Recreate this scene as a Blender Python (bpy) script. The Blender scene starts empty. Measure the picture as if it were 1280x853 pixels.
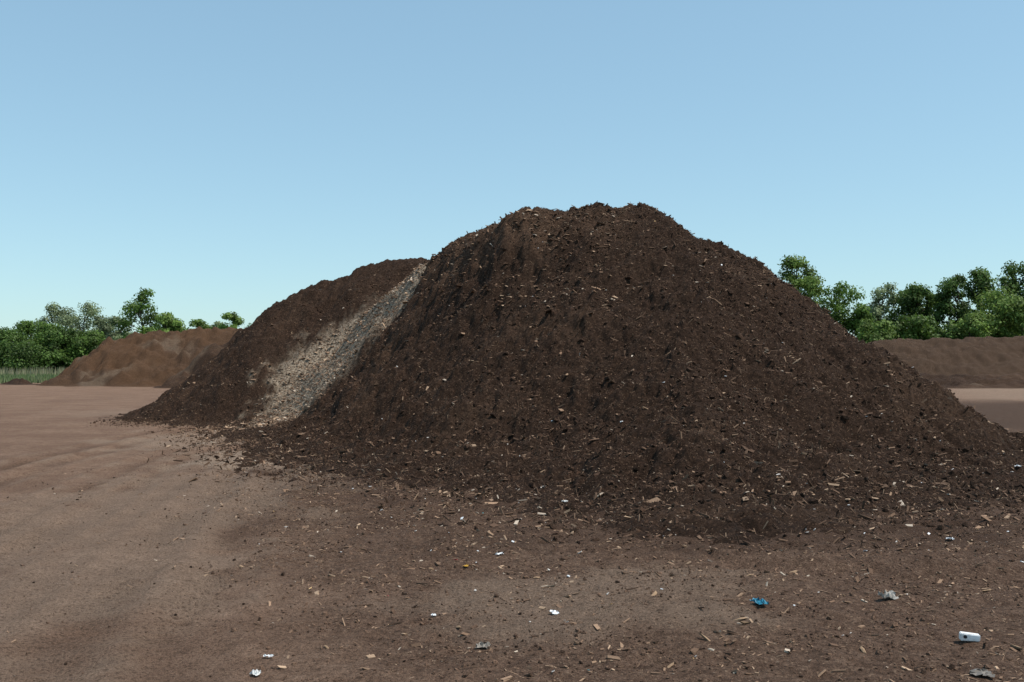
import bpy, math, numpy as np
from mathutils import Vector
R = np.random.RandomState(7)
scene = bpy.context.scene
scene.view_settings.view_transform = 'Standard'
scene.view_settings.look = 'None'
scene.view_settings.exposure = 0

# ------------------------------------------------------------ noise
def _h(ix, iy, s):
    n = (ix.astype(np.int64) * 374761393 + iy.astype(np.int64) * 668265263 + s * 1442695041) & 0xffffffff
    n = ((n ^ (n >> 13)) * 1274126177) & 0xffffffff
    n = ((n ^ (n >> 15)) * 2246822519) & 0xffffffff
    return (n ^ (n >> 16)) & 0xffffffff
def perlin(x, y, s=0):
    x0 = np.floor(x); y0 = np.floor(y); fx = x - x0; fy = y - y0
    def g(ax, ay):
        a = _h(x0 + ax, y0 + ay, s) / 4294967295.0 * 6.2831853
        return np.cos(a) * (fx - ax) + np.sin(a) * (fy - ay)
    u = fx ** 3 * (fx * (fx * 6 - 15) + 10); v = fy ** 3 * (fy * (fy * 6 - 15) + 10)
    a = g(0, 0); b = g(1, 0); c = g(0, 1); d = g(1, 1)
    return ((a + (b - a) * u) * (1 - v) + (c + (d - c) * u) * v) * 1.5
def fbm(x, y, sc, octv, s=0, gain=0.5):
    r = 0; a = 1; f = 1.0 / sc
    for i in range(octv):
        r = r + a * perlin(x * f + 13.7 * i, y * f + 5.3 * i, s + i); a *= gain; f *= 2.03
    return r
def billow(x, y, sc, s):
    return np.abs(perlin(x / sc, y / sc, s)) * 2 - 0.6
def sst(a, b, x):
    t = np.clip((x - a) / (b - a), 0, 1); return t * t * (3 - 2 * t)

# ------------------------------------------------------------ mesh helpers
def mesh_np(name, verts, faces, mats, smooth=False, attrs=None, parent=None):
    verts = np.asarray(verts, np.float32); faces = np.asarray(faces, np.int32)
    me = bpy.data.meshes.new(name)
    me.vertices.add(len(verts)); me.vertices.foreach_set('co', verts.ravel())
    k = faces.shape[1]
    me.loops.add(faces.size); me.loops.foreach_set('vertex_index', faces.ravel())
    me.polygons.add(len(faces)); me.polygons.foreach_set('loop_start', np.arange(0, faces.size, k, dtype=np.int32))
    me.polygons.foreach_set('use_smooth', np.full(len(faces), smooth, dtype=bool))
    me.update(calc_edges=True)
    if attrs:
        for an, av in attrs.items():
            av = np.asarray(av, np.float32)
            if av.ndim == 1:
                a = me.attributes.new(an, 'FLOAT', 'POINT'); a.data.foreach_set('value', av)
            else:
                a = me.attributes.new(an, 'FLOAT_COLOR', 'POINT')
                a.data.foreach_set('color', np.concatenate([av, np.ones((len(av), 1), np.float32)], 1).ravel())
    for m in (mats if isinstance(mats, list) else [mats]): me.materials.append(m)
    ob = bpy.data.objects.new(name, me); scene.collection.objects.link(ob)
    if parent: ob.parent = parent
    return ob

# ------------------------------------------------------------ materials
def newmat(name):
    m = bpy.data.materials.new(name); m.use_nodes = True
    nt = m.node_tree; b = nt.nodes['Principled BSDF']
    b.inputs['Roughness'].default_value = 0.95
    b.inputs['Specular IOR Level'].default_value = 0.10
    return m, nt, b
def N(nt, t, **kw):
    n = nt.nodes.new(t)
    for k, v in kw.items(): setattr(n, k, v)
    return n
def noise(nt, co, scale, det=6, rough=0.6):
    n = N(nt, 'ShaderNodeTexNoise'); n.inputs['Scale'].default_value = scale
    n.inputs['Detail'].default_value = det; n.inputs['Roughness'].default_value = rough
    nt.links.new(co, n.inputs['Vector']); return n.outputs['Fac']
def ramp(nt, fac, pts):
    r = N(nt, 'ShaderNodeValToRGB'); e = r.color_ramp.elements
    while len(e) < len(pts): e.new(0.5)
    for i, (p, c) in enumerate(pts):
        e[i].position = p; e[i].color = (c, c, c, 1) if isinstance(c, (int, float)) else (*c, 1)
    nt.links.new(fac, r.inputs[0]); return r.outputs[0]
def mix(nt, f, a, b, blend='MIX'):
    m = N(nt, 'ShaderNodeMix', data_type='RGBA', blend_type=blend)
    for s, v in ((m.inputs['Factor'], f), (m.inputs['A'], a), (m.inputs['B'], b)):
        if hasattr(v, 'links'): nt.links.new(v, s)
        elif isinstance(v, (int, float)): s.default_value = v
        else: s.default_value = (*v, 1)
    return m.outputs['Result']
def attr(nt, n):
    a = N(nt, 'ShaderNodeAttribute'); a.attribute_name = n; return a
def math_(nt, op, a, b=0.0):
    m = N(nt, 'ShaderNodeMath', operation=op)
    for s, v in ((m.inputs[0], a), (m.inputs[1], b)):
        if hasattr(v, 'links'): nt.links.new(v, s)
        else: s.default_value = v
    return m.outputs[0]
def bump(nt, b, h, strength, dist):
    n = N(nt, 'ShaderNodeBump'); n.inputs['Strength'].default_value = strength; n.inputs['Distance'].default_value = dist
    nt.links.new(h, n.inputs['Height']); nt.links.new(n.outputs[0], b.inputs['Normal'])
def voro(nt, co, scale, feat='F1'):
    v = N(nt, 'ShaderNodeTexVoronoi', feature=feat); v.inputs['Scale'].default_value = scale
    nt.links.new(co, v.inputs['Vector']); return v
def flecks(nt, co, scale, lo, base, light):
    v = voro(nt, co, scale)
    sep = N(nt, 'ShaderNodeSeparateColor'); nt.links.new(v.outputs['Color'], sep.inputs[0])
    m = ramp(nt, sep.outputs[0], [(lo, 0.0), (min(lo + 0.04, 1.0), 1.0)])
    d = ramp(nt, v.outputs['Distance'], [(0.25, 1.0), (0.45, 0.0)])
    f = math_(nt, 'MULTIPLY', m, d)
    return mix(nt, f, base, light)

def compost_mat(name, dark, mid, light, chipcol=(0.34, 0.265, 0.19), fl=1.0, bd=0.08):
    m, nt, b = newmat(name)
    co = N(nt, 'ShaderNodeTexCoord').outputs['Object']
    n1 = noise(nt, co, 1.2, 8, 0.65); n2 = noise(nt, co, 18, 6, 0.75)
    c = ramp(nt, n2, [(0.34, dark), (0.52, mid), (0.70, light)])
    c = mix(nt, ramp(nt, n1, [(0.35, 0.0), (0.7, 0.4)]), c, mid)
    c = flecks(nt, co, 30, 0.88, c, (0.12 * fl, 0.070 * fl, 0.045 * fl))
    c = flecks(nt, co, 50, 0.91, c, (0.24 * fl, 0.16 * fl, 0.105 * fl))
    a = attr(nt, 'dry').outputs['Fac']
    dryc = ramp(nt, n2, [(0.32, (0.035, 0.020, 0.013)), (0.52, (0.115, 0.068, 0.043)), (0.72, (0.22, 0.14, 0.092))])
    c = mix(nt, a, c, dryc)
    cv = voro(nt, co, 24); sep = N(nt, 'ShaderNodeSeparateColor'); nt.links.new(cv.outputs['Color'], sep.inputs[0])
    chip = ramp(nt, sep.outputs[1], [(0.0, (0.14, 0.10, 0.07)), (0.5, chipcol), (1.0, (0.46, 0.37, 0.28))])
    ca = attr(nt, 'chip').outputs['Fac']
    c = mix(nt, ca, c, chip)
    nt.links.new(c, b.inputs['Base Color'])
    hb = math_(nt, 'ADD', noise(nt, co, 12, 10, 0.8), math_(nt, 'MULTIPLY', noise(nt, co, 60, 5, 0.7), 0.35))
    bump(nt, b, hb, 1.0, bd)
    return m
M_compost = compost_mat('compost', (0.012, 0.007, 0.0045), (0.043, 0.0245, 0.0158), (0.095, 0.056, 0.037), bd=0.10)
M_brown = compost_mat('brown_mulch', (0.075, 0.040, 0.022), (0.145, 0.080, 0.045), (0.22, 0.13, 0.078), bd=0.3)
M_brown2 = compost_mat('dark_brown_mulch', (0.06, 0.037, 0.024), (0.105, 0.066, 0.044), (0.16, 0.102, 0.070), bd=0.3)

def attr_mat(name, rough=0.9, spec=0.12, mottled=0.5, scale=60, transl=0.0, bd=0.0):
    m, nt, b = newmat(name); b.inputs['Roughness'].default_value = rough; b.inputs['Specular IOR Level'].default_value = spec
    co = N(nt, 'ShaderNodeTexCoord').outputs['Object']
    a = attr(nt, 'col').outputs['Color']
    n = noise(nt, co, scale, 4, 0.7)
    c = mix(nt, mottled, a, ramp(nt, n, [(0.3, 0.35), (0.7, 1.3)]), 'MULTIPLY')
    nt.links.new(c, b.inputs['Base Color'])
    if bd: bump(nt, b, n, 1.0, bd)
    if transl > 0:
        t = N(nt, 'ShaderNodeBsdfTranslucent'); nt.links.new(a, t.inputs[0])
        ms = N(nt, 'ShaderNodeMixShader'); ms.inputs[0].default_value = transl
        nt.links.new(b.outputs[0], ms.inputs[1]); nt.links.new(t.outputs[0], ms.inputs[2])
        nt.links.new(ms.outputs[0], nt.nodes['Material Output'].inputs[0])
    return m
M_clod = attr_mat('compost_clod', mottled=0.75, scale=45, bd=0.03)
M_chip = attr_mat('wood_chip', rough=0.85, mottled=0.4, scale=90)
M_litter = attr_mat('litter', rough=0.5, spec=0.4, mottled=0.15, scale=80)
M_leaf = attr_mat('leaf', rough=0.6, spec=0.25, mottled=0.2, scale=2, transl=0.4)
M_bark = attr_mat('bark', mottled=0.6, scale=6)

# ------------------------------------------------------------ pile height fields
def poly_sd(x, y, P):
    d = np.full(x.shape, 1e9); ins = np.zeros(x.shape, bool); n = len(P)
    for i in range(n):
        ax, ay = P[i]; bx, by = P[(i + 1) % n]; ex, ey = bx - ax, by - ay
        t = np.clip(((x - ax) * ex + (y - ay) * ey) / (ex * ex + ey * ey), 0, 1)
        d = np.minimum(d, np.hypot(x - ax - t * ex, y - ay - t * ey))
        if ay != by:
            c = ((ay > y) != (by > y)) & (x < (bx - ax) * (y - ay) / (by - ay) + ax); ins ^= c
    return np.where(ins, d, -d)
def ridge(x, y, Q):
    D = np.full(x.shape, 1e9); W = 0; HH = 0
    for i in range(len(Q) - 1):
        ax, ay, ah = Q[i]; bx, by, bh = Q[i + 1]; ex, ey = bx - ax, by - ay
        t = np.clip(((x - ax) * ex + (y - ay) * ey) / (ex * ex + ey * ey), 0, 1)
        d = np.hypot(x - ax - t * ex, y - ay - t * ey); w = 1 / (d + 0.05) ** 4
        HH = HH + w * (ah + t * (bh - ah)); W = W + w; D = np.minimum(D, d)
    return D, HH / W
def pile_base(x, y, P, Q, warp=0.35, a=0.12, pw=1.08, apron=0.0, aw=2.5, s=0):
    wx = x + warp * fbm(x, y, 2.3, 3, s + 50); wy = y + warp * fbm(x, y, 2.3, 3, s + 60)
    sd = poly_sd(wx, wy, P); dr, H = ridge(wx, wy, Q)
    t = np.clip(sd, 0, None) / (np.clip(sd, 0, None) + dr + 1e-6); u = 1 - t
    g = 1 - (np.sqrt(u * u + a * a) - a) / (math.sqrt(1 + a * a) - a)
    h = H * np.clip(g, 0, 1) ** pw
    out = np.clip(-sd, 0, None)
    ap = apron * np.clip(1 - out / aw, 0, 1) ** 2
    return h + ap - 0.08 * np.clip(out / aw, 0, 1.5) - 0.02, sd, t

P1 = [(-8.0, 31), (-7.2, 29), (-5.4, 24.5), (-3.5, 19.5), (-1.6, 16.4), (0.1, 14.8), (1.3, 13.2), (2.0, 12.2), (3.2, 12.3), (4.7, 13.7),
      (6.4, 14.9), (7.8, 15.5), (8.9, 16.8), (9.6, 19), (9.7, 23), (8.4, 28), (5, 32), (0, 35), (-5, 35)]
Q1 = [(4.0, 22.0, 4.28), (3.3, 22.0, 4.82), (2.7, 22, 4.90), (2.25, 22, 4.80), (1.7, 22, 4.94), (0.8, 22.3, 4.90), (0.0, 23, 4.76), (-0.9, 24.6, 4.52), (-2.1, 27.2, 4.18), (-2.9, 30, 4.1)]
P2 = [(-12.7, 33.8), (-11.6, 31), (-10.2, 29.4), (-8.6, 28.4), (-7.3, 28), (-3, 27), (3, 29), (6, 34), (5, 40), (-2, 43), (-9, 42), (-12.3, 38)]
Q2 = [(-6.0, 33.6, 4.6), (-5.0, 33.5, 5.0), (-3.2, 33.8, 5.2), (1.0, 35.5, 5.0)]

def detail(x, y, sd, t, k=1.0):
    edge = sst(-2.0, 1.0, sd)
    m = sst(-0.2, 0.5, fbm(x, y, 2.5, 2, 33))
    d = 0.09 * fbm(x, y, 1.7, 2, 1) + 0.14 * billow(x, y, 0.8, 9) * m
    d += 0.09 * fbm(x, y, 0.5, 2, 81, .6) + 0.06 * billow(x, y, 0.30, 2) + 0.045 * billow(x, y, 0.16, 3) + 0.036 * perlin(x / 0.09, y / 0.09, 4)
    return d * (0.35 + 0.65 * edge) * (1 - 0.3 * sst(0.75, 1.0, t)) * k
def strip_mask(x, y):
    ax, ay = -2.6, 28.2; bx, by = -6.6, 27.6
    ex, ey = bx - ax, by - ay; L2 = ex * ex + ey * ey
    t = ((x - ax) * ex + (y - ay) * ey) / L2
    off = ((x - ax) * ey - (y - ay) * ex) / math.sqrt(L2)
    off = off - 0.1 + 0.4 * fbm(x, y, 1.2, 6, 77, .7)
    w = 3.0 - 0.5 * t
    return (1 - sst(w - 0.5, w + 0.4, np.abs(off))) * sst(-0.25, -0.05, t) * (1 - sst(0.85, 1.2, t + 0.15 * fbm(x, y, 0.5, 4, 5, .7)))

def grid(x0, x1, y0, y1, st):
    xs = np.arange(x0, x1, st); ys = np.arange(y0, y1, st); return np.meshgrid(xs, ys)
def grid_faces(nx, ny, keep):
    i = np.arange(nx * ny).reshape(ny, nx)
    f = np.stack([i[:-1, :-1], i[:-1, 1:], i[1:, 1:], i[1:, :-1]], -1).reshape(-1, 4)
    k = keep.ravel(); return f[k[f].all(1)]
def build_pile(name, X, Y, Z, keep, mat, attrs):
    ny, nx = X.shape; f = grid_faces(nx, ny, keep)
    used = np.unique(f); mp = np.full(nx * ny, -1, np.int64); mp[used] = np.arange(len(used))
    v = np.stack([X.ravel(), Y.ravel(), Z.ravel()], -1)[used]
    return mesh_np(name, v, mp[f], mat, True, {k: a.ravel()[used] for k, a in attrs.items()})

ST = 0.035
X, Y = grid(-10, 13, 8.6, 36, ST)
b1, sd1, t1 = pile_base(X, Y, P1, Q1, apron=0.32, aw=3.0, pw=1.2, s=0)
chip1 = strip_mask(X, Y)
tongue = np.exp(-(((X - 2.2) / 1.1) ** 2 + ((Y - 10.5) / 0.7) ** 2))
Z1 = b1 + detail(X, Y, sd1, t1) * (1 - 0.7 * chip1) + 0.13 * tongue * (0.7 + billow(X, Y, 0.5, 57))
X2, Y2 = grid(-15, 8, 25, 45, 0.05)
b2, sd2, t2 = pile_base(X2, Y2, P2, Q2, apron=0.12, aw=1.6, s=5)
chip2 = strip_mask(X2, Y2)
Z2 = b2 + detail(X2, Y2, sd2, t2) * 0.9 * (1 - 0.8 * chip2)
dry1 = sst(0.5, 0.85, t1) * sst(3.4, 0.2, X) * 0.75 * sst(-0.6, 0.3, fbm(X, Y, 1.5, 4, 21)) + 0.3 * sst(0.1, 0.9, fbm(X, Y, 2.0, 4, 41))
build_pile('compost_pile', X, Y, Z1, (sd1 > -3.4) & (Y > 8.8), M_compost, {'chip': chip1, 'dry': dry1})
dry2 = 0.25 * sst(0.0, 0.9, fbm(X2, Y2, 2.0, 4, 43))
build_pile('compost_pile', X2, Y2, Z2, sd2 > -2.0, M_compost, {'chip': chip2, 'dry': dry2})

def far_pile(name, P, Q, st, mat, k, s, dryamp=0.0):
    xs = [p[0] for p in P]; ys = [p[1] for p in P]
    gx, gy = grid(min(xs) - 3, max(xs) + 3, min(ys) - 3, max(ys) + 3, st)
    b, sd, t = pile_base(gx, gy, P, Q, warp=0.9, a=0.1, pw=0.95, apron=0.1, aw=2, s=s)
    z = b + k * (0.35 * fbm(gx, gy, 3.5, 3, s + 3, 0.6) + 0.28 * fbm(gx, gy, 0.9, 2, s + 5, 0.7)) * sst(-1, 2, sd)
    dry = dryamp * sst(-0.3, 0.5, fbm(gx, gy, 6, 3, s + 8))
    return build_pile(name, gx, gy, z, sd > -2.2, mat, {'chip': 0.45 * dryamp * sst(0.25, 0.7, fbm(gx, gy, 4, 3, s + 12)), 'dry': dry})
far_pile('mulch_pile', [(-41, 88), (-38.5, 83), (-34, 80.5), (-20, 79), (-8, 80), (-6, 95), (-20, 101), (-38, 99)],
         [(-34, 90, 4.6), (-27, 90, 4.75), (-14, 90, 4.6)], 0.16, M_brown, 1.0, 11, 0.7)
far_pile('compost_pile', [(-27.5, 79), (-26, 75), (-20, 73), (-8, 74), (-4, 84), (-14, 88), (-25, 85)],
         [(-21.5, 79.5, 4.3), (-10, 80, 4.6)], 0.16, M_compost, 0.8, 17, 0.3)
far_pile('compost_mound', [(-45.5, 88.0), (-43, 87.2), (-41.8, 88.2), (-43, 89.3), (-45, 89.3)],
         [(-44.3, 88.3, 0.45), (-43, 88.3, 0.45)], 0.1, M_compost, 0.4, 19)
far_pile('mulch_pile', [(30, 104), (40, 101), (60, 99), (85, 98), (100, 104), (98, 118), (60, 122), (35, 120), (30, 112)],
         [(41, 111, 4.4), (50, 111, 4.6), (60, 110, 4.85), (88, 110, 5.0)], 0.22, M_brown2, 0.7, 23, 0.0)
far_pile('compost_berm', [(24, 78), (34, 74), (50, 72), (75, 71), (76, 77), (50, 80), (30, 83)],
         [(30, 79.5, 0.7), (45, 77, 0.85), (72, 74.5, 0.9)], 0.15, M_compost, 0.5, 29, 0.5)

# ------------------------------------------------------------ ground: one sheet to the horizon
def axis(lo, hi, st, far, grow=1.09):
    a = list(np.arange(lo, hi, st)); s = st; v = a[-1]; r = []
    while v < far: s *= grow; v += s; r.append(v)
    s = st; v = lo; l = []
    while v > -far: s *= grow; v -= s; l.append(v)
    return np.array(l[::-1] + a + r)
gx = axis(-9, 9, 0.04, 3000); gy = axis(4, 19, 0.04, 3000)
GX, GY = np.meshgrid(gx, gy)
def dark_mask(x, y):
    P = [(-0.8, 3), (-1.3, 6.2), (-2.4, 8.7), (-3.6, 11.5), (-3.9, 13), (-3.3, 17), (-4.4, 20.5), (-7, 26), (-9, 28), (-12, 30), (-14, 34), (-12, 45), (6, 46), (14, 47), (24, 50), (26, 40), (24, 27), (20, 20), (18, 12), (14, 3)]
    w = 0.5 * fbm(x, y, 1.6, 4, 91)
    return poly_sd(x + w, y + w, P)
dsd = dark_mask(GX, GY)
near = (np.hypot(GX, GY - 12) < 40)
debris = sst(-0.7, 1.2, dsd)
fan = poly_sd(GX, GY, P1)
wet = np.clip(sst(-5.0, -0.8, fan + 1.3 * fbm(GX, GY, 1.3, 5, 31, .65)), 0, 1) * sst(6.0, 10, GY) * sst(-5.5, -2.5, GX + 0.3 * (22 - GY))
wet = np.maximum(wet, sst(-1.2, 0.2, fan + 0.4 * fbm(GX, GY, .8, 3, 32)))
wet = np.maximum(wet, np.clip(1.6 * np.exp(-(((GX - 2.2) / 1.5) ** 2 + ((GY - 10.4) / 1.0) ** 2)) + .5 * fbm(GX, GY, .5, 3, 92) - .3, 0, 1))
GZ = 0.035 * fbm(GX, GY, 4.0, 3, 71) + sst(-0.3, 0.8, dsd) * (1 + wet) * (0.018 * billow(GX, GY, 0.42, 72) + 0.016 * perlin(GX / 0.16, GY / 0.16, 73)) + 0.009 * fbm(GX, GY, 0.3, 2, 74)
track = 0 * GX; trp = 0 * GX
for off in (-2.4, -3.1, -4.3, -4.9, -6.3, -7.0):
    c = off - 0.20 * (GY - 8) + 0.004 * (GY - 8) ** 2 + 0.1 * fbm(GX, GY, 3, 2, 6)
    dd = np.abs(GX - c)
    GZ = GZ - 0.028 * np.exp(-(dd / 0.22) ** 2) + 0.020 * np.exp(-((dd - 0.40) / 0.10) ** 2)
    GZ = GZ + 0.010 * np.exp(-(dd / 0.2) ** 4) * np.sin((GY + 0.6 * dd) * 6.28 / 0.14) * sst(-.3, .4, fbm(GX, GY, 1.5, 2, 44))
    track = np.maximum(track, np.exp(-(dd / 0.20) ** 2) * sst(-0.6, 0.6, fbm(GX, GY, 2.0, 4, 8)))
    trp = np.maximum(trp, np.exp(-((dd - 0.38) / 0.14) ** 2) * sst(-0.3, 0.6, fbm(GX, GY, 1.2, 4, 18)))
c = 8.6 - 0.34 * (GX - 3.0)
GZ = GZ + np.where((GX > 1.8) & (GX < 8), 1, 0) * (0.06 * np.exp(-((GY - c) / 0.22) ** 2) - 0.04 * np.exp(-((GY - c + 0.45) / 0.2) ** 2))
GZ = np.where(near, GZ, GZ * 0.3)
wet = np.maximum(wet, sst(0.2, 1.5, poly_sd(GX, GY, [(9, 17), (12, 24), (12, 46), (30, 48), (24, 30), (16, 17)]) + fbm(GX, GY, 2, 3, 14)) * 0.8)
wet = np.maximum(wet, 0.45 * track * (dsd < 0.5))
def blob(cx, cy, rx, ry, s):
    q = ((GX - cx) / rx) ** 2 + ((GY - cy) / ry) ** 2 + 0.8 * fbm(GX, GY, 1.1, 4, s)
    return 1 - sst(0.3, 1.3, q)
pale = np.maximum.reduce([1.0 * blob(-4.6, 18.2, 1.7, 2.0, 1), 0.7 * blob(-7.2, 23, 2.0, 2.6, 2), 0.45 * blob(0.5, 7.3, 1.5, 1.2, 3), 0.45 * blob(-4.3, 12, 2, 6, 4), 0.45 * blob(-3.2, 7.5, 1.1, 3, 14), 0.5 * trp * (dsd < 0.3),
                          0.4 * blob(-8, 36, 8, 5, 5) * (GX < -9), 0.5 * sst(9, 14, GX - 0.38 * GY + 8) * sst(46, 52, GY) * (GY < 115)])
grass = sst(112, 120, GY + 3 * fbm(GX, GY, 12, 3, 15))
grass = np.maximum(grass, sst(-47, -50, GX + 0.02 * GY) * sst(86, 92, GY))
m, nt, b = newmat('dirt_ground')
co = N(nt, 'ShaderNodeTexCoord').outputs['Object']
n1 = noise(nt, co, 0.6, 8, 0.65); n2 = noise(nt, co, 5, 9, 0.75); n3 = noise(nt, co, 40, 5, 0.7); n4 = noise(nt, co, 130, 3, 0.6)
c = ramp(nt, n2, [(0.28, (0.135, 0.082, 0.054)), (0.5, (0.235, 0.147, 0.101)), (0.75, (0.33, 0.222, 0.158))])
c = mix(nt, ramp(nt, n1, [(0.40, 0.0), (0.58, 0.85)]), c, mix(nt, n2, (0.125, 0.074, 0.049), (0.23, 0.142, 0.097)))
deb = ramp(nt, noise(nt, co, 12, 8, 0.8), [(0.34, (0.034, 0.020, 0.0135)), (0.5, (0.118, 0.071, 0.048)), (0.68, (0.22, 0.145, 0.102))])
deb = flecks(nt, co, 42, 0.84, deb, (0.25, 0.17, 0.115))
deb = flecks(nt, co, 26, 0.92, deb, (0.20, 0.13, 0.087))
dm = math_(nt, 'MULTIPLY', attr(nt, 'debris').outputs['Fac'], ramp(nt, n2, [(0.3, 1.0), (0.75, 0.7)]))
c = mix(nt, dm, c, deb)
c = mix(nt, math_(nt, 'MULTIPLY', attr(nt, 'wet').outputs['Fac'], 0.85), c, mix(nt, n3, (0.018, 0.0105, 0.007), (0.094, 0.055, 0.037)))
c = mix(nt, attr(nt, 'pale').outputs['Fac'], c, mix(nt, n2, (0.19, 0.135, 0.098), (0.36, 0.265, 0.195)))
c = flecks(nt, co, 60, 0.955, c, (0.30, 0.22, 0.16))
c = mix(nt, ramp(nt, n3, [(0.38, 0.65), (0.5, 0.0)]), c, (0.05, 0.030, 0.020))
c = mix(nt, 0.75, c, ramp(nt, n4, [(0.3, 0.4), (0.7, 1.5)]), 'MULTIPLY')
c = mix(nt, attr(nt, 'grass').outputs['Fac'], c, mix(nt, n1, (0.05, 0.09, 0.03), (0.12, 0.14, 0.06)))
nt.links.new(c, b.inputs['Base Color'])
bump(nt, b, math_(nt, 'ADD', n2, math_(nt, 'MULTIPLY', n3, 0.7)), 1.0, 0.045)
M_ground = m
ny, nx = GX.shape
mesh_np('ground', np.stack([GX.ravel(), GY.ravel(), GZ.ravel()], -1), grid_faces(nx, ny, np.ones_like(GX, bool)), M_ground, True,
        {'debris': debris.ravel(), 'wet': wet.ravel(), 'pale': pale.ravel(), 'grass': grass.ravel()})

def sample(x, y):
    ix = np.clip(np.searchsorted(gx, x) - 1, 0, len(gx) - 2); iy = np.clip(np.searchsorted(gy, y) - 1, 0, len(gy) - 2)
    fx = (x - gx[ix]) / (gx[ix + 1] - gx[ix]); fy = (y - gy[iy]) / (gy[iy + 1] - gy[iy])
    z = (GZ[iy, ix] * (1 - fx) + GZ[iy, ix + 1] * fx) * (1 - fy) + (GZ[iy + 1, ix] * (1 - fx) + GZ[iy + 1, ix + 1] * fx) * fy
    i = np.clip(((x + 10) / ST).astype(int), 0, X.shape[1] - 1); j = np.clip(((y - 8.6) / ST).astype(int), 0, X.shape[0] - 1)
    ok = (sd1[j, i] > -3.4) & (x > -10) & (x < 12.9) & (y > 8.8) & (y < 35.9); z = np.where(ok, np.maximum(z, Z1[j, i]), z)
    i = np.clip(((x + 15) / 0.05).astype(int), 0, X2.shape[1] - 1); j = np.clip(((y - 25) / 0.05).astype(int), 0, X2.shape[0] - 1)
    ok = (sd2[j, i] > -2) & (x > -15) & (x < 7.9) & (y > 25) & (y < 44.9); z = np.where(ok, np.maximum(z, Z2[j, i]), z)
    return z

# ------------------------------------------------------------ scattered masses
import bmesh
bm = bmesh.new(); bmesh.ops.create_icosphere(bm, subdivisions=1, radius=1)
ICO = np.array([v.co[:] for v in bm.verts]); ICF = np.array([[v.index for v in f.verts] for f in bm.faces]); bm.free()
def rotm(n, flat=False):
    q = R.normal(size=(n, 4)); q /= np.linalg.norm(q, axis=1)[:, None]
    if flat:
        a = R.uniform(0, 6.283, n); tx = R.normal(0, 0.3, n); ty = R.normal(0, 0.3, n)
        q = np.stack([np.cos(a / 2), tx * 0.5, ty * 0.5, np.sin(a / 2)], 1); q /= np.linalg.norm(q, axis=1)[:, None]
    w, x, y, z = q.T
    return np.stack([1 - 2 * (y * y + z * z), 2 * (x * y - z * w), 2 * (x * z + y * w), 2 * (x * y + z * w), 1 - 2 * (x * x + z * z), 2 * (y * z - x * w),
                     2 * (x * z - y * w), 2 * (y * z + x * w), 1 - 2 * (x * x + y * y)], -1).reshape(-1, 3, 3)
def scatter(name, pos, scl, tmplV, tmplF, col, mat, flat=False, jit=0.25, smooth=False):
    n = len(pos); V = tmplV[None] * (1 + R.uniform(-jit, jit, (n, len(tmplV), 1))) * scl[:, None, :]
    V = np.einsum('nij,nkj->nki', rotm(n, flat), V) + pos[:, None, :]
    F = tmplF[None] + (np.arange(n) * len(tmplV))[:, None, None]
    C = np.repeat(col[:, None, :], len(tmplV), 1)
    return mesh_np(name, V.reshape(-1, 3), F.reshape(-1, tmplF.shape[1]), mat, smooth, {'col': C.reshape(-1, 3)})
BOX = np.array([[x, y, z] for z in (-1, 1) for y in (-1, 1) for x in (-1, 1)], float)
BXF = np.array([[0, 2, 3, 1], [4, 5, 7, 6], [0, 1, 5, 4], [2, 6, 7, 3], [0, 4, 6, 2], [1, 3, 7, 5]])
def pts_in(n, x0, x1, y0, y1, fn):
    x = R.uniform(x0, x1, n); y = R.uniform(y0, y1, n); k = R.uniform(0, 1, n) < fn(x, y); return x[k], y[k]
def pf(x, y):
    sd = np.maximum(poly_sd(x, y, P1), poly_sd(x, y, P2) - 1.0)
    return sst(-3.4, 0.3, sd) * sst(-0.85, 0.9, fbm(x, y, 1.4, 3, 61)) * np.where(y > 26, 0.5, 1) * (1 - strip_mask(x, y))
x, y = pts_in(150000, -13, 12, 9.0, 34, pf); z = sample(x, y); n = len(x)
s = np.minimum(0.008 + 0.009 * R.exponential(1, n), 0.055)
base = np.array([0.056, 0.032, 0.0205]) * R.uniform(0.5, 1.7, (n, 1))
scatter('compost_clods', np.stack([x, y, z + s * 0.1], 1), np.stack([s * R.uniform(.8, 1.7, n), s, s * R.uniform(.5, 1, n)], 1), ICO, ICF, base, M_clod, jit=.35)
x, y = pts_in(12000, -13, 12, 10.5, 32, lambda x, y: pf(x, y) * sst(-.1, .8, fbm(x, y, 2.2, 3, 68)) * np.where((y > 20) & (x < 5), .4, 1)); z = sample(x, y); n = len(x)
s = np.minimum(0.03 + 0.018 * R.exponential(1, n), 0.085)
base = np.array([0.047, 0.0265, 0.017]) * R.uniform(0.7, 1.4, (n, 1))
scatter('compost_clods', np.stack([x, y, z - s * 0.25], 1), np.stack([s * R.uniform(.8, 1.5, n), s, s * R.uniform(.5, .9, n)], 1), ICO, ICF, base, M_clod, jit=.4)
def gf(x, y):
    return (0.10 + 0.90 * sst(-0.5, 1.0, dark_mask(x, y))) * np.clip(0.45 + 0.9 * fbm(x, y, 0.9, 3, 62), 0.05, 1)
x, y = pts_in(80000, -7, 9, 4.4, 17, gf); z = sample(x, y); n = len(x)
s = np.minimum(0.003 + 0.0033 * R.exponential(1, n), 0.026)
base = np.array([0.115, 0.070, 0.047]) * R.uniform(0.3, 1.9, (n, 1))
scatter('soil_crumbs', np.stack([x, y, z + s * 0.2], 1), np.stack([s * R.uniform(.8, 1.5, n), s, s * .7], 1), ICO, ICF, base, M_clod)
PAL = np.array([[0.11, 0.066, 0.043], [0.17, 0.105, 0.068], [0.26, 0.168, 0.11], [0.37, 0.255, 0.17], [0.42, 0.34, 0.265]])
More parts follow.
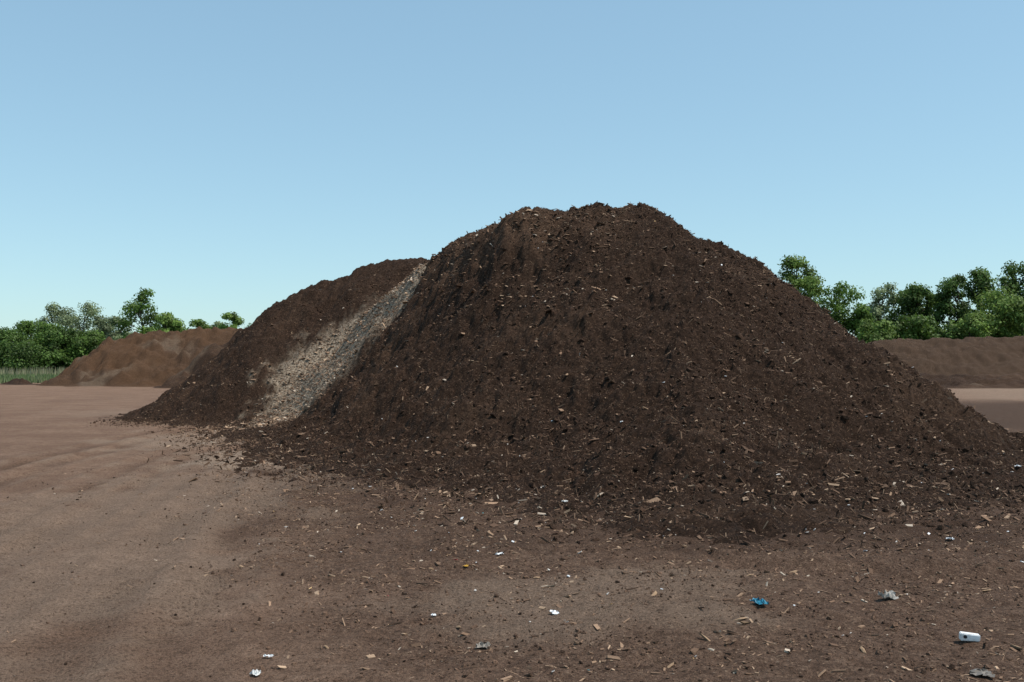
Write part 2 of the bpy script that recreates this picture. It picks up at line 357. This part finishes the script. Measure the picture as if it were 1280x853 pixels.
def chips(name, x, y, L, probs, lift=0.004, mx=4, flat=True, wr=(.10, .5), k=1.0):
    z = sample(x, y); n = len(x)
    l = L * (0.5 + R.exponential(0.6, n)); l = np.minimum(l, L * mx); w = l * R.uniform(wr[0], wr[1], n); t = np.minimum(w * 0.4, 0.006)
    col = PAL[R.choice(5, n, p=probs)] * R.uniform(0.7, 1.2, (n, 1)) * k
    scatter(name, np.stack([x, y, z + lift], 1), np.stack([l, w, t], 1), BOX, BXF, col, M_chip, flat, 0.3)
ps = lambda x, y: sst(-3.8, -0.2, np.maximum(poly_sd(x, y, P1), poly_sd(x, y, P2) - 1))
x, y = pts_in(65000, -12, 12, 9.0, 33, lambda x, y: ps(x, y) * np.clip(0.5 + fbm(x, y, 1.7, 3, 63), .1, 1))
chips('wood_chips', x, y, 0.022, [.34, .32, .20, .10, .04], 0.014)
x, y = pts_in(80000, -12, 12, 9.0, 33, ps)
chips('mulch_fibres', x, y, 0.026, [.5, .32, .14, .04, .0], 0.012, 3, False, (.07, .2), 0.75)
# drier, chippier material on the upper left shoulder
x, y = pts_in(30000, -4, 3.5, 18.5, 29, lambda x, y: sst(2.0, 4.5, poly_sd(x, y, P1)) * sst(3.4, 0.5, x) * np.clip(.6 + fbm(x, y, .9, 3, 3), .1, 1) * (1 - strip_mask(x, y)))
chips('wood_chips', x, y, 0.028, [.30, .34, .22, .10, .04], 0.015)
x, y = pts_in(65000, -7, 9, 4.4, 16, lambda x, y: (0.05 + 0.95 * sst(-0.6, 1.2, dark_mask(x, y))) * np.clip(0.4 + 1.1 * fbm(x, y, 0.8, 4, 64), .05, 1))
chips('wood_chips', x, y, 0.010, [.26, .30, .26, .13, .05], 0.004)
x, y = pts_in(500, -6, 9, 4.6, 20, lambda x, y: sst(-0.6, 1.2, dark_mask(x, y))); z = sample(x, y); n = len(x); l = R.uniform(.02, .055, n)
scatter('twigs', np.stack([x, y, z + .008], 1), np.stack([l, l * .05 + .002, l * .05 + .001], 1), BOX, BXF, PAL[R.choice(3, n)] * R.uniform(.5, 1.1, (n, 1)), M_chip, True, .2)
x, y = pts_in(90000, -10, 0, 22, 32, lambda x, y: strip_mask(x, y) ** 1.5)
chips('wood_chips', x, y, 0.026, [.06, .16, .30, .28, .20], 0.01)
x, y = pts_in(5000, -8.5, -4.5, 24.5, 29, lambda x, y: np.exp(-(((x + 6.8) / 1.2) ** 2 + ((y - 27) / 1.6) ** 2)))
chips('wood_chips', x, y, 0.026, [.2, .3, .28, .15, .07], 0.01)

# ------------------------------------------------------------ trees
def tube(p0, p1, r0, r1, seg=7, V=None, F=None):
    p0 = np.array(p0, float); p1 = np.array(p1, float); d = p1 - p0; d /= np.linalg.norm(d)
    u = np.cross(d, [0.3, 1, 0.1]); u /= np.linalg.norm(u); v = np.cross(d, u)
    a = np.arange(seg) / seg * 6.2832; ring = np.cos(a)[:, None] * u + np.sin(a)[:, None] * v
    o = len(V); V.extend((p0 + ring * r0).tolist()); V.extend((p1 + ring * r1).tolist())
    for i in range(seg): j = (i + 1) % seg; F.append([o + i, o + j, o + seg + j, o + seg + i])
def tree_parts(bx, by, h, w, col, s, leaf=0.42, nl=None, sparse=1.0, low=0.12):
    r = np.random.RandomState(s); V = []; F = []
    if nl is None: nl = int(8500 * sparse)
    top = np.array([bx + r.normal(0, .02 * h), by, h * 0.8]); mid = np.array([bx + r.normal(0, .03 * h), by, h * 0.4])
    tube((bx, by, -0.2), mid, 0.020 * h, 0.014 * h, V=V, F=F); tube(mid, top, 0.014 * h, 0.003 * h, V=V, F=F)
    nb = int(38 * sparse) + 5; cs = []; rs = []
    for i in range(nb):
        zz = r.uniform(low, 0.95); k = (zz - low) / (1 - low); env = math.sin(math.pi * min(1, 0.15 + 0.80 * k)) ** 0.6
        a = r.uniform(0, 6.283); rr = w * 0.5 * env * math.sqrt(r.uniform(0.05, 1)) * 0.9
        c = np.array([bx + rr * math.cos(a), by + rr * math.sin(a), zz * h]); rb = w * r.uniform(0.09, 0.22) * (0.95 if sparse >= 1 else 0.75)
        if c[2] + rb > h: c[2] = h - rb * r.uniform(0.7, 1.1)
        cs.append(c); rs.append(rb)
        st = mid + (top - mid) * max(0, min(0.9, (zz - 0.4) / 0.5)) - np.array([0, 0, 0.05 * h])
        tube(st, c, 0.005 * h, 0.0015 * h, 5, V=V, F=F)
    cs = np.array(cs); rs = np.array(rs)
    p = rs ** 2 / (rs ** 2).sum(); id_ = r.choice(nb, nl, p=p)
    d = r.normal(size=(nl, 3)); d /= np.linalg.norm(d, axis=1)[:, None]; d[:, 2] *= 0.75
    P = cs[id_] + d * (rs[id_] * r.uniform(0.4, 1.35, nl))[:, None]
    P[:, 2] = np.maximum(P[:, 2], 0.2)
    nrm = d + r.normal(0, 0.5, (nl, 3)) + np.array([0, 0, 0.4]); nrm /= np.linalg.norm(nrm, axis=1)[:, None]
    u = np.cross(nrm, r.normal(size=(nl, 3))); u /= np.linalg.norm(u, axis=1)[:, None]; v = np.cross(nrm, u)
    sz = leaf * r.uniform(0.5, 1.2, nl)[:, None]
    Q = np.stack([P - u * sz * .5, P - v * sz * .36, P + u * sz * .5, P + v * sz * .36], 1)
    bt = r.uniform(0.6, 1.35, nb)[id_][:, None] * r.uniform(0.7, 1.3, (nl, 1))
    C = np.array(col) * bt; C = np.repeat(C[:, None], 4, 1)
    return np.array(V), np.array(F), Q.reshape(-1, 3), C.reshape(-1, 3)
def tree_obj(name, specs):
    TV = []; TF = []; LV = []; LC = []; o = 0
    for sp in specs:
        v, f, q, c = tree_parts(**sp); TV.append(v); TF.append(f + o); o += len(v); LV.append(q); LC.append(c)
    e = bpy.data.objects.new(name, None); scene.collection.objects.link(e)
    TV = np.concatenate(TV); LV = np.concatenate(LV); LC = np.concatenate(LC)
    mesh_np('trunks_and_limbs', TV, np.concatenate(TF), M_bark, True, {'col': np.tile([0.09, 0.07, 0.055], (len(TV), 1))}, e)
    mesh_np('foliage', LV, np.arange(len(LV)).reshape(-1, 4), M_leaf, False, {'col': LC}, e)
G1 = (0.105, 0.175, 0.034); G2 = (0.075, 0.130, 0.028); G3 = (0.20, 0.245, 0.125); G4 = (0.15, 0.225, 0.050)
def sp(px, top, wpx, D, col, s, **k):
    sc = D / 1244
    return dict(bx=(px - 640) * sc, by=D, h=1.7 + (457 - top) * sc, w=wpx * sc, col=col, s=s, **k)
L = [sp(-60, 405, 80, 170, G1, 1), sp(-15, 408, 60, 168, G2, 2), sp(10, 410, 56, 165, G2, 3, low=.05), sp(38, 400, 56, 172, G1, 4, low=.1), sp(62, 405, 50, 166, G1, 5, low=.05),
     sp(82, 410, 50, 164, G2, 6, low=.05), sp(108, 413, 50, 166, G1, 7, low=.05), sp(68, 378, 44, 200, G3, 8), sp(105, 376, 62, 195, G3, 9), sp(128, 394, 40, 190, G3, 10),
     sp(30, 425, 70, 160, G2, 11, low=.02), sp(150, 394, 36, 180, G3, 12), sp(208, 388, 44, 170, G4, 13), sp(247, 399, 38, 175, G4, 14), sp(292, 390, 42, 175, G4, 15, sparse=.6), sp(272, 403, 32, 178, G3, 16),
     sp(330, 402, 60, 180, G1, 17), sp(400, 410, 70, 190, G1, 18)]
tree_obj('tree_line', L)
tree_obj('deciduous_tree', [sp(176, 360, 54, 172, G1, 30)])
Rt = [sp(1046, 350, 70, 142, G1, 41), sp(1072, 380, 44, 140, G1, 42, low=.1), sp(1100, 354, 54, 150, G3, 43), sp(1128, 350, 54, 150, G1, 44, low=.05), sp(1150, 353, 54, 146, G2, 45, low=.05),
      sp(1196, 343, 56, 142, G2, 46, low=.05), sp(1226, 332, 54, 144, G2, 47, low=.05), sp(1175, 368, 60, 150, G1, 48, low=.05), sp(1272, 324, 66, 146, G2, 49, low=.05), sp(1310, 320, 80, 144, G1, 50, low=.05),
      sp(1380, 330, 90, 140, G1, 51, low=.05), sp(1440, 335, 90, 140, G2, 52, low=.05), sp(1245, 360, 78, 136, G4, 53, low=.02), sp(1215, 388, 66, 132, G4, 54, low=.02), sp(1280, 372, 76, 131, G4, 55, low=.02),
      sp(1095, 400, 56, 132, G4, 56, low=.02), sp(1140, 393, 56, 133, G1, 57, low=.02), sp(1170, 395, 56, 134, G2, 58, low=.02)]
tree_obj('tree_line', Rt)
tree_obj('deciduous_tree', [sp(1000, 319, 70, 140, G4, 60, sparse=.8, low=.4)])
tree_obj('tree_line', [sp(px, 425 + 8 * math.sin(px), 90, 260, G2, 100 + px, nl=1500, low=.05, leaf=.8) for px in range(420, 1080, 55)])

n = 30000; x = R.uniform(-150, -42, n); y = R.uniform(93, 165, n); k = x < -45; x = x[k]; y = y[k]; n = len(x)
a = R.uniform(0, 3.14, n); h = R.uniform(0.25, 0.7, n) * np.where(y > 145, 2.4, 1); w = 0.09
dx = np.cos(a) * w; dy = np.sin(a) * w; z0 = np.zeros(n)
V = np.stack([np.stack([x - dx, y - dy, z0], 1), np.stack([x + dx, y + dy, z0], 1), np.stack([x + R.normal(0, .1, n), y, h], 1)], 1)
tan = (y > 145)[:, None] * R.uniform(0.4, 1, (n, 1)) + (y <= 145)[:, None] * R.uniform(0, .4, (n, 1)); C = (1 - tan) * np.array([0.11, 0.17, 0.055]) + tan * np.array([0.34, 0.30, 0.20]); C = C * R.uniform(.7, 1.3, (n, 1))
mesh_np('reed_grass', V.reshape(-1, 3), np.arange(n * 3).reshape(-1, 3), M_leaf, False, {'col': np.repeat(C[:, None], 3, 1).reshape(-1, 3)})

# ------------------------------------------------------------ litter
def film(name, x, y, size, col, s, zup=0.01, crumple=0.35, aspect=1.0):
    r = np.random.RandomState(s); k = 9; u, v = np.meshgrid(np.linspace(-1, 1, k), np.linspace(-1, 1, k))
    rr = 1 - 0.25 * r.uniform(0, 1, u.shape) * (np.maximum(abs(u), abs(v)) > .9)
    z = np.abs(r.normal(0, crumple, u.shape)) * (1 - 0.4 * np.hypot(u, v)); a = r.uniform(0, 6.28)
    px = u * rr * size * .5 + r.normal(0, .05 * size, u.shape); py = v * rr * size * .5 * aspect + r.normal(0, .05 * size, u.shape)
    zz = sample(np.array([x]), np.array([y]))
    Vx = x + px * math.cos(a) - py * math.sin(a); Vy = y + px * math.sin(a) + py * math.cos(a)
    V = np.stack([Vx.ravel(), Vy.ravel(), (zz[0] + zup + np.clip(z, 0, 1) * size * .5).ravel()], 1)
    return mesh_np(name, V, grid_faces(k, k, np.ones((k, k), bool)), M_litter, False, {'col': np.tile(col, (k * k, 1)) * r.uniform(.85, 1.1, (k * k, 1))})
film('blue_plastic_rag', 1.74, 7.05, 0.15, (0.015, 0.17, 0.26), 1, crumple=.3, aspect=.6)
film('crumpled_plastic_sheet', 2.73, 7.27, 0.12, (0.36, 0.33, 0.29), 2, crumple=.6, aspect=.9)
film('plastic_scrap', 2.57, 5.5, 0.12, (0.14, 0.12, 0.10), 3, crumple=.2)
film('plastic_scrap', -0.17, 6.08, 0.09, (0.20, 0.17, 0.14), 4, crumple=.4)
film('paper_scrap', 0.29, 6.87, 0.10, (0.8, 0.8, 0.80), 5, crumple=.2, aspect=.5)
film('paper_scrap', -0.11, 8.96, 0.08, (0.75, 0.75, 0.75), 6, crumple=.3, aspect=.5)
film('paper_scrap', -1.43, 5.89, 0.06, (0.7, 0.7, 0.7), 7, crumple=.3, aspect=.5)
film('paper_scrap', -1.41, 5.52, 0.055, (0.7, 0.7, 0.68), 8, crumple=.5)
film('paper_scrap', -0.53, 6.8, 0.035, (0.75, 0.75, 0.75), 9)
film('paper_scrap', 4.25, 9.7, 0.08, (0.75, 0.75, 0.75), 10, aspect=.5)
film('yellow_wrapper', -0.39, 8.46, 0.045, (0.6, 0.34, 0.04), 11)
film('paper_scrap', 0.63, 12.1, 0.08, (0.6, 0.6, 0.58), 12)
film('paper_scrap', 1.87, 10.6, 0.08, (0.75, 0.75, 0.75), 13, zup=.03)
film('paper_scrap', 7.4, 14.6, 0.08, (0.75, 0.75, 0.75), 14, zup=.03)
x1, y1 = pts_in(1900, -3, 10, 4.5, 26, lambda x, y: 0.2 * sst(-.5, 1, dark_mask(x, y))); z = sample(x1, y1); n = len(x1)
pal = np.array([[.7, .7, .7], [.5, .46, .42], [.30, .06, .05], [.03, .2, .22], [.5, .32, .14]])
col = pal[R.choice(5, n, p=[.40, .46, .05, .03, .06])]; s = np.minimum(0.005 + 0.005 * R.exponential(1, n) * (y1 / 9), .022)
scatter('litter_fragments', np.stack([x1, y1, z + .012], 1), np.stack([s, s * R.uniform(.3, .9, n), s * .15 + .001], 1), BOX, BXF, col, M_litter, True, .4)
wp = [(1.52, 6.65, .055), (1.50, 6.45, .05), (1.04, 7.34, .05), (3.06, 6.08, .05), (-.67, 8.4, .045), (-.35, 6.5, .04), (1.2, 6.2, .05), (2.1, 6.0, .045), (0.9, 5.7, .04), (2.3, 8.2, .05), (-2.3, 8.5, .03), (-1.13, 6.1, .03), (3.6, 7.6, .04), (0.2, 8.0, .035), (1.9, 8.0, .04)]
wp = np.array(wp); z = sample(wp[:, 0], wp[:, 1]); n = len(wp)
scatter('wood_chunks', np.stack([wp[:, 0], wp[:, 1], z + .008], 1), np.stack([wp[:, 2], wp[:, 2] * .35, wp[:, 2] * .2], 1), ICO, ICF, np.tile([.34, .225, .14], (n, 1)) * R.uniform(.6, 1.15, (n, 1)), M_chip, True, .45)

def carton(x, y):
    z = float(sample(np.array([x]), np.array([y]))[0])
    e = bpy.data.objects.new('drink_carton', None); e.location = (x, y, z + .026); e.rotation_euler = (0, 0.05, math.radians(-12)); scene.collection.objects.link(e)
    bm = bmesh.new(); bmesh.ops.create_cube(bm, size=1); bmesh.ops.scale(bm, vec=(.115, .05, .048), verts=bm.verts)
    for v in bm.verts:
        if v.co.x > 0: v.co.z *= .82; v.co.y *= .9
    bmesh.ops.bevel(bm, geom=bm.edges[:], offset=.005, segments=2, affect='EDGES')
    me = bpy.data.meshes.new('body'); bm.to_mesh(me); bm.free()
    m1, nt1, b1_ = newmat('white_card'); co = N(nt1, 'ShaderNodeTexCoord').outputs['Object']
    nt1.links.new(ramp(nt1, noise(nt1, co, 30, 4), [(0.3, (.62, .60, .57)), (0.6, (.82, .82, .82))]), b1_.inputs['Base Color']); b1_.inputs['Roughness'].default_value = .5
    me.materials.append(m1); o = bpy.data.objects.new('body', me); scene.collection.objects.link(o); o.parent = e
    m2, nt2, b2_ = newmat('dark_print'); b2_.inputs['Base Color'].default_value = (.03, .03, .035, 1)
    bm = bmesh.new(); bmesh.ops.create_cone(bm, cap_ends=True, segments=14, radius1=.011, radius2=.010, depth=.008)
    bmesh.ops.bevel(bm, geom=bm.edges[:], offset=.001, segments=1, affect='EDGES')
    me = bpy.data.meshes.new('cap'); bm.to_mesh(me); bm.free(); me.materials.append(m2)
    o = bpy.data.objects.new('cap', me); scene.collection.objects.link(o); o.parent = e; o.location = (-.03, -.029, .004); o.rotation_euler = (math.pi / 2, 0, 0)
carton(2.83, 6.2)

# ------------------------------------------------------------ sky, sun, camera
EL = math.radians(60); AZ = math.radians(102)
w = bpy.data.worlds.new('World'); scene.world = w; w.use_nodes = True; nt = w.node_tree
bg = nt.nodes['Background']; bg.inputs['Strength'].default_value = 0.15
sky = nt.nodes.new('ShaderNodeTexSky'); sky.sky_type = 'NISHITA'; sky.sun_disc = False
sky.sun_elevation = EL; sky.sun_rotation = AZ; sky.air_density = 1.0; sky.dust_density = 0.4; sky.ozone_density = 2.0
gm = nt.nodes.new('ShaderNodeGamma'); gm.inputs['Gamma'].default_value = 0.54; nt.links.new(sky.outputs[0], gm.inputs[0])
tint = mix(nt, 1.0, gm.outputs[0], (1.58, 2.06, 2.18), 'MULTIPLY')
nt.links.new(tint, bg.inputs[0])
sd_ = bpy.data.lights.new('sun', 'SUN'); sd_.energy = 5.0; sd_.angle = math.radians(0.5); sd_.color = (1, 0.94, 0.86)
so = bpy.data.objects.new('sun', sd_); scene.collection.objects.link(so)
dv = Vector((math.sin(AZ) * math.cos(EL), math.cos(AZ) * math.cos(EL), math.sin(EL)))
so.rotation_euler = (-dv).to_track_quat('-Z', 'Y').to_euler(); so.location = (20, 10, 40)
cd = bpy.data.cameras.new('camera'); cam = bpy.data.objects.new('camera', cd); scene.collection.objects.link(cam)
cd.lens = 35; cd.sensor_width = 36; cd.clip_end = 6000; cd.clip_start = 0.1
cam.location = (0, 0, 1.7); cam.rotation_euler = (math.radians(90 + 1.4), 0, 0)
scene.camera = cam
